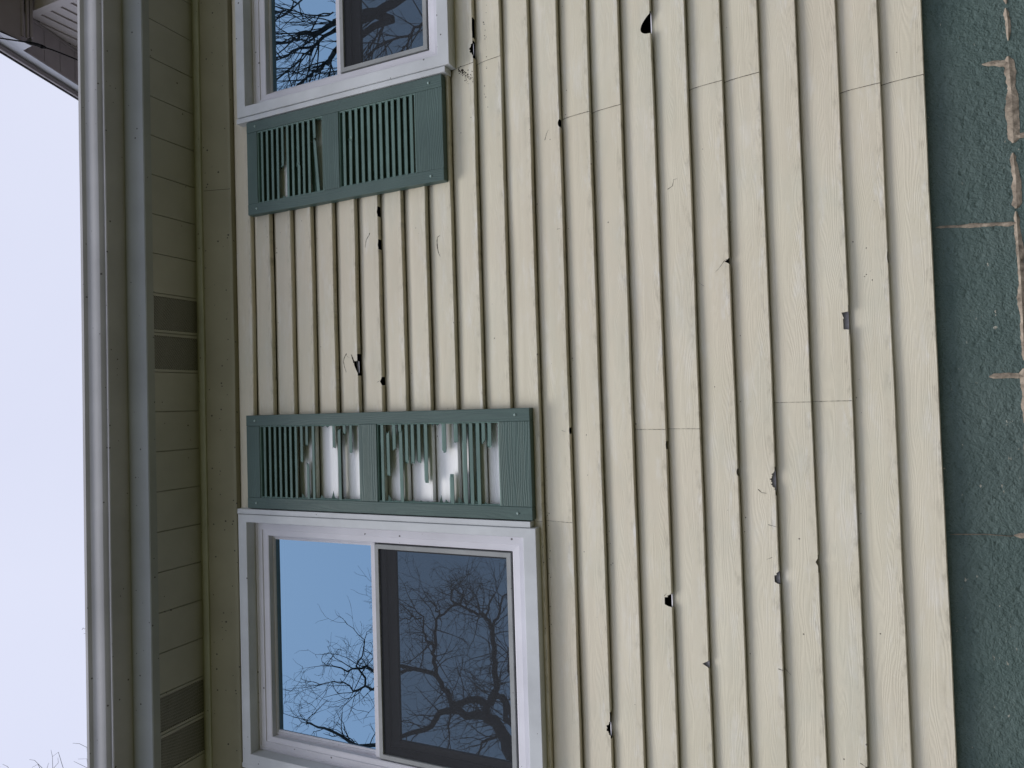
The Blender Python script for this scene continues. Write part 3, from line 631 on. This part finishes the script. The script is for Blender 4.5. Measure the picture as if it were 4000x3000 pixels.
# ------------------------------------------------------------------ utility cable over the roof
cb = MB(); CP = [[2.02,.09,4.242],[1.994,.114,4.149],[1.969,.136,4.056],[1.945,.156,3.968],[1.928,.17,3.924],[1.919,.178,3.905],[1.9,.194,3.857],[1.87,.218,3.793],[1.839,.243,3.73],[1.8,.272,3.654]]
root = empty('utility_cable', (1.70, .36, 3.04), label='black overhead cable with a thick splice running to the roof', cat='cable')
cb.tube([(4.2, -2.4, 9.6), (2.9, -.9, 6.6), (2.25, -.13, 4.95)]+[CP[0]]+CP[1:]+[(1.74, .33, 3.5), (1.70, .36, 3.04)], .0036, .0036, 6); build(cb, 'wire', M['wire'], root)
m = MB(); m.tube([CP[3], Vector(CP[3])*.6+Vector(CP[4])*.4, CP[4], CP[5]], .007, .0105, 8); m.tube([CP[5], Vector(CP[5])*.6+Vector(CP[6])*.4], .0105, .005, 8); build(m, 'splice', M['wire'], root)

# ------------------------------------------------------------------ bare trees
LIMBS=[
  [0,[[-5.49,-7.86,5.06],[-5.3,-7.96,5.2],[-5.19,-8.01,5.3],[-5.12,-8.05,5.44],[-5.05,-8.08,5.6]],0.13,0.1] ,
  [0,[[-5.05,-8.08,5.6],[-5.08,-8.07,5.86],[-5.07,-8.07,6.05],[-5.05,-8.09,6.22],[-5.14,-8.04,6.5],[-5.31,-7.95,6.57],[-5.4,-7.9,6.76],[-5.5,-7.85,7.05],[-5.72,-7.73,7.83],[-5.68,-7.75,8.13],[-5.58,-7.81,8.41],[-5.57,-7.81,8.73],[-5.57,-7.81,9.06]],0.085,0.015] ,
  [0,[[-5.05,-8.08,5.6],[-4.92,-8.15,5.62],[-4.86,-8.17,5.78],[-4.88,-8.16,5.98],[-4.97,-8.12,6.18],[-4.97,-8.12,6.26],[-4.82,-8.2,6.41],[-4.7,-8.25,6.52],[-4.58,-8.3,6.69],[-4.43,-8.37,6.79],[-4.3,-8.42,6.82],[-4.08,-8.51,6.82],[-3.86,-8.59,6.8],[-3.7,-8.64,6.77],[-3.59,-8.68,6.62],[-3.51,-8.7,6.49],[-3.46,-8.72,6.39]],0.08,0.015] ,
  [0,[[-4.58,-8.3,6.69],[-4.58,-8.3,6.95],[-4.55,-8.31,7.38],[-4.66,-8.26,7.87],[-4.62,-8.29,8.11],[-4.67,-8.26,8.35],[-4.7,-8.25,8.62],[-4.7,-8.25,8.92]],0.05,0.01] ,
  [0,[[-4.57,-8.3,7.16],[-4.63,-8.28,7.36],[-4.91,-8.15,7.8],[-4.9,-8.16,8.02],[-4.7,-8.25,8.19],[-4.56,-8.31,8.27],[-4.34,-8.4,8.19],[-4.19,-8.46,8.19]],0.035,0.01] ,
  [0,[[-4.9,-8.16,8.02],[-4.98,-8.12,8.21],[-4.9,-8.15,8.48],[-4.9,-8.15,8.7],[-4.96,-8.13,8.94]],0.02,0.008] ,
  [0,[[-4.19,-8.46,6.81],[-4.14,-8.48,6.83],[-4.1,-8.5,6.96],[-3.97,-8.54,7.04],[-3.76,-8.62,7.12],[-3.63,-8.66,7.29]],0.035,0.01] ,
  [0,[[-3.76,-8.62,7.12],[-3.73,-8.63,7.31],[-3.82,-8.6,7.38],[-3.82,-8.6,7.51]],0.018,0.008] ,
  [0,[[-3.7,-8.64,6.77],[-3.62,-8.67,6.84],[-3.56,-8.69,6.92],[-3.49,-8.71,6.97]],0.02,0.008] ,
  [0,[[-4.92,-8.15,5.62],[-4.8,-8.2,5.57],[-4.65,-8.27,5.49],[-4.48,-8.34,5.56],[-4.3,-8.42,5.59],[-4.15,-8.48,5.62],[-3.99,-8.54,5.71],[-3.78,-8.61,5.72],[-3.79,-8.61,5.72],[-3.68,-8.65,5.77],[-3.62,-8.67,5.86],[-3.62,-8.67,5.99],[-3.57,-8.68,6.1],[-3.52,-8.7,6.4],[-3.43,-8.73,6.57],[-3.3,-8.77,6.62]],0.075,0.015] ,
  [0,[[-3.8,-8.61,5.72],[-3.64,-8.66,5.63],[-3.44,-8.73,5.62],[-3.3,-8.77,5.58],[-3.18,-8.8,5.48]],0.035,0.01] ,
  [0,[[-3.61,-8.67,5.86],[-3.46,-8.72,5.85],[-3.31,-8.77,5.75],[-3.21,-8.8,5.68]],0.025,0.008] ,
  [0,[[-5.14,-8.04,5.1],[-5.04,-8.09,5.26],[-4.88,-8.17,5.35],[-4.74,-8.23,5.45],[-4.8,-8.2,5.55]],0.06,0.04] ,
  [0,[[-5.04,-8.09,5.15],[-4.88,-8.17,5.27],[-4.75,-8.22,5.37],[-4.74,-8.23,5.45]],0.05,0.03] ,
  [0,[[-5.19,-8.01,5.3],[-5.25,-7.99,5.37],[-5.32,-7.95,5.41],[-5.39,-7.91,5.6],[-5.51,-7.85,5.62]],0.04,0.02] ,
  [0,[[-5.0,-8.11,6.26],[-5.14,-8.04,6.25],[-5.28,-7.97,6.26],[-5.45,-7.88,6.19]],0.03,0.012] ,
  [0,[[-4.57,-8.31,5.22],[-4.4,-8.38,5.34],[-4.21,-8.45,5.35],[-4.12,-8.49,5.4],[-4.06,-8.51,5.33]],0.03,0.01] ,
  [0,[[-3.47,-8.72,6.39],[-3.33,-8.76,6.37],[-3.23,-8.79,6.53],[-3.18,-8.8,6.6]],0.018,0.008] ,
  [0,[[-3.47,-8.72,6.39],[-3.29,-8.77,6.34],[-3.15,-8.81,6.4],[-3.02,-8.85,6.33]],0.016,0.006] ,
  [0,[[-3.62,-8.67,5.99],[-3.47,-8.72,6.03],[-3.36,-8.75,6.06],[-3.29,-8.77,6.12]],0.016,0.006] ,
  [1,[[5.05,-5.2,6.04],[5.01,-5.23,6.26],[5.01,-5.23,6.45],[4.98,-5.25,6.63],[4.98,-5.25,6.77],[5.04,-5.21,7.08],[5.1,-5.17,7.2]],0.1,0.03] ,
  [1,[[4.98,-5.25,6.08],[4.93,-5.28,6.34],[4.9,-5.3,6.54],[4.89,-5.31,6.8],[4.87,-5.32,7.01],[4.88,-5.31,7.18],[4.91,-5.3,7.37]],0.07,0.02] ,
  [1,[[4.91,-5.3,6.41],[4.82,-5.35,6.56],[4.78,-5.38,6.74],[4.72,-5.42,7.0]],0.04,0.02] ,
  [1,[[4.79,-5.37,6.17],[4.74,-5.4,6.29],[4.71,-5.42,6.4],[4.66,-5.45,6.55],[4.62,-5.48,6.67],[4.58,-5.5,6.82],[4.52,-5.54,7.04]],0.1,0.03] ,
  [1,[[5.35,-4.99,6.37],[5.35,-4.99,6.48],[5.31,-5.02,6.62],[5.27,-5.05,6.81],[5.22,-5.09,6.98],[5.15,-5.14,7.17]],0.035,0.01] ,
  [1,[[4.74,-5.4,6.27],[4.59,-5.5,6.37],[4.46,-5.57,6.46]],0.035,0.02] ,
  [1,[[5.15,-5.13,5.99],[5.13,-5.15,6.19],[5.12,-5.15,6.38],[5.2,-5.1,6.53],[5.29,-5.03,6.77]],0.03,0.01] ,
  [1,[[4.92,-5.29,4.59],[4.84,-5.34,4.76],[4.81,-5.36,4.86],[4.77,-5.38,5.0],[4.77,-5.39,5.17],[4.75,-5.39,5.41],[4.73,-5.41,5.62],[4.64,-5.47,5.82],[4.57,-5.51,6.0]],0.07,0.02] ,
  [1,[[4.76,-5.39,5.0],[4.68,-5.44,5.12],[4.61,-5.48,5.22],[4.52,-5.54,5.37]],0.04,0.02] ,
  [1,[[5.17,-5.12,4.65],[5.12,-5.15,4.92],[5.08,-5.18,5.26],[5.07,-5.19,5.51],[5.04,-5.21,5.76],[5.05,-5.2,6.02]],0.2,0.12] ,
  [1,[[5.06,-5.2,5.27],[4.88,-5.31,5.4],[4.8,-5.36,5.6],[4.67,-5.45,5.84]],0.025,0.01] ,
  [1,[[5.06,-5.2,5.27],[4.87,-5.32,5.36],[4.77,-5.39,5.4]],0.02,0.01] ,
]
WG = [.20, .6]
def sprout(mb, rnd, p, d, L, r, level, dens):
    n = 5 if level else 6; pts = [p]; q = Vector(p); dd = Vector(d).normalized()
    for k in range(n):
        dd = (dd + Vector((rnd.gauss(0, WG[0]), rnd.gauss(0, WG[0]), rnd.gauss(.03, WG[0])))).normalized(); q = q+dd*L/n; pts.append(q.copy())
    mb.tube(pts, r, max(.0018, r*.3), 3 if level < 2 else 4)
    if level <= 0: return
    k = max(2, int(L*dens))
    for _ in range(k):
        t = rnd.uniform(.15, 1); i = min(n-1, int(t*n)); base = Vector(pts[i]).lerp(Vector(pts[i+1]), t*n-i)
        ax = (Vector(pts[i+1])-Vector(pts[i])).normalized(); o = Vector((rnd.gauss(0, 1), rnd.gauss(0, 1), rnd.gauss(.15, 1))).normalized(); nd = (ax*(WG[1]+.15)+o*.8).normalized()
        sprout(mb, rnd, base, nd, L*rnd.uniform(.35, .7), max(.003, r*.5), level-1, dens*1.25)
def traced_tree(idx, base, join, rb, label, dens, seed, reach, rs_=1.0):
    rnd = random.Random(seed); tr = empty('bare_tree', base, label=label, cat='tree', group='leafless trees in the yard')
    lm = MB(); tg = MB(); first = True
    for t, pts, r0, r1 in LIMBS:
        if t != idx: continue
        P_ = [Vector(p) for p in pts]
        for a in P_[1:]: a += Vector((0, rnd.gauss(0, .03), 0))
        # subdivide with a little crookedness
        Q = [P_[0]]
        for a, b in zip(P_[:-1], P_[1:]):
            mid = a.lerp(b, .5)+Vector((rnd.gauss(0, .02), rnd.gauss(0, .03), rnd.gauss(0, .02))); Q += [mid, b]
        lm.tube(Q, r0*rs_, r1*rs_, 7)
        for i in range(len(Q)-1):
            L_ = (Q[i+1]-Q[i]).length; frac = i/(len(Q)-1); r = r0+(r1-r0)*frac
            for _ in range(max(1, int(L_*dens*(.5+frac)+rnd.random()))):
                b = Q[i].lerp(Q[i+1], rnd.random()); ax = (Q[i+1]-Q[i]).normalized(); o = Vector((rnd.gauss(0, 1), rnd.gauss(0, .8), rnd.gauss(.15, 1))).normalized()
                sprout(tg, rnd, b, (ax*WG[1]+o).normalized(), rnd.uniform(.35, 1)*reach*(1.1-.3*frac), min(.010, r*.4), 2, 4.5)
        e = (Q[-1]-Q[-2]).normalized(); 
        for _ in range(3): sprout(tg, rnd, Q[-1], (e+Vector((rnd.gauss(0, .4), rnd.gauss(0, .4), rnd.gauss(0, .4)))).normalized(), reach*.8, min(.01, r1*.7), 2, 5)
    for st, r in join: lm.tube([st[0], *st[1:]], r[0], r[1], 8)
    build(lm, 'trunk', M['bark'], tr); build(tg, 'crown', M['bark'], tr)
def free_tree(base, height, label, seed, spread=.5, rb=.16, levels=3, dens=2.2, group='leafless trees in the yard'):
    rnd = random.Random(seed); tr = empty('bare_tree', base, label=label, cat='tree', group=group); lm = MB(); tg = MB(); B = Vector(base); q = B.copy(); pts = [q.copy()]
    for k in range(9): q = q+Vector((rnd.gauss(0, .1), rnd.gauss(0, .1), height*.85/9)); pts.append(q.copy())
    lm.tube(pts, rb, rb*.2, 8)
    for k in range(3, 10):
        for _ in range(3):
            a = rnd.uniform(0, 6.28); p = pts[k].lerp(pts[k-1], rnd.random()); L = height*spread*rnd.uniform(.5, 1)*(1.15-k/12)
            n = 6; d = Vector((math.cos(a), math.sin(a), rnd.uniform(.3, .9))).normalized(); Q = [p]; qq = p.copy()
            for j in range(n): d = (d+Vector((rnd.gauss(0, .16), rnd.gauss(0, .16), rnd.gauss(.06, .12)))).normalized(); qq = qq+d*L/n; Q.append(qq.copy())
            r = rb*.4*(1.1-k/12); lm.tube(Q, r, r*.25, 5)
            for i in range(n):
                for _2 in range(3): sprout(tg, rnd, Q[i].lerp(Q[i+1], rnd.random()), (Q[i+1]-Q[i]).normalized()+Vector((rnd.gauss(0, .7), rnd.gauss(0, .7), rnd.gauss(.2, .6))), L*rnd.uniform(.2, .45), r*.3, 2, dens)
    build(lm, 'trunk', M['bark'], tr); build(tg, 'crown', M['bark'], tr)

J0 = [([LIMBS[0][1][0], (-5.9, -7.9, 2.0), (-6.0, -7.95, GZ)], (.13, .22)), ([LIMBS[12][1][0], (-5.75, -7.9, 3.2)], (.06, .12)), ([LIMBS[13][1][0], (-5.7, -7.85, 3.8)], (.05, .1)), ([LIMBS[16][1][0], LIMBS[12][1][0]], (.03, .05))]
traced_tree(0, (-6.0, -7.95, GZ), J0, .22, 'big bare tree seen mirrored in the window beside the broken shutter', 3.8, 3, .95, .8)
B1 = [l for l in LIMBS if l[0] == 1]; hub1 = (4.95, -5.25, 5.2)
J1 = [([B1[9][1][0], (5.8, -4.9, 2.5), (6.0, -4.8, GZ)], (.11, .24))] + [([B1[k][1][0], Vector(B1[k][1][0]).lerp(Vector(hub1), .5)+Vector((.1, 0, -.15)), hub1], (B1[k][2]*.33, .05)) for k in (0, 1, 3)]
WG[:] = [.09, 1.5]
traced_tree(1, (6.0, -4.8, GZ), J1, .26, 'heavy limbed bare tree seen mirrored in the window beside the whole shutter', 8.5, 8, 1.0, .33)
WG[:] = [.16, .6]
free_tree((-9.5, -13.5, GZ), 9.5, 'bare tree furthest back, low in the mirrored view of the window beside the broken shutter', 31)
free_tree((8.5, -9.5, GZ), 10.5, 'bare tree behind the heavy limbed one in the window beside the whole shutter', 44, .5, .2)

# twigs of the tree behind the house that reach above the gutter
tr = empty('bare_tree', (-9.4, 8.0, GZ), label='bare tree behind the house, only its top twigs over the gutter', cat='tree')
lm = MB(); tg = MB(); TW = [[[-6.861, 7.718, 15.15], [-6.844, 7.73, 14.954], [-6.869, 7.712, 14.685]], [[-7.034, 7.594, 15.676], [-7.119, 7.532, 15.53], [-7.271, 7.419, 15.346], [-7.529, 7.217, 15.034]], [[-7.118, 7.533, 15.522], [-7.038, 7.592, 15.428]], [[-7.248, 7.436, 16.146], [-7.239, 7.443, 15.985], [-7.311, 7.388, 15.642], [-7.472, 7.262, 15.154]], [[-7.116, 7.535, 15.357], [-7.183, 7.485, 15.266], [-7.267, 7.422, 15.317], [-7.304, 7.393, 15.307]], [[-7.105, 7.543, 14.86], [-7.131, 7.524, 14.536], [-7.158, 7.503, 14.231]], [[-7.414, 7.308, 16.861], [-7.427, 7.298, 16.663], [-7.577, 7.178, 16.197]], [[-7.058, 7.577, 14.773], [-7.022, 7.603, 14.53]], [[-7.343, 7.363, 15.942], [-7.277, 7.414, 15.827]], [[-7.219, 7.458, 15.54], [-7.292, 7.402, 15.504], [-7.432, 7.294, 15.409]]]
hub = Vector((-8.3, 6.9, 14.0)); lm.tube([(-9.4, 8.0, GZ), (-9.2, 7.8, 4), (-8.8, 7.3, 9.5), hub], .2, .05, 8)
for pl in TW:
    pts = [Vector(p) for p in pl]; tg.tube([hub]+[hub.lerp(pts[-1], .5)+Vector((-.25, .1, -.2)), *pts[::-1]], .008, .0025, 5)
build(lm, 'trunk', M['bark'], tr); build(tg, 'crown', M['bark'], tr)
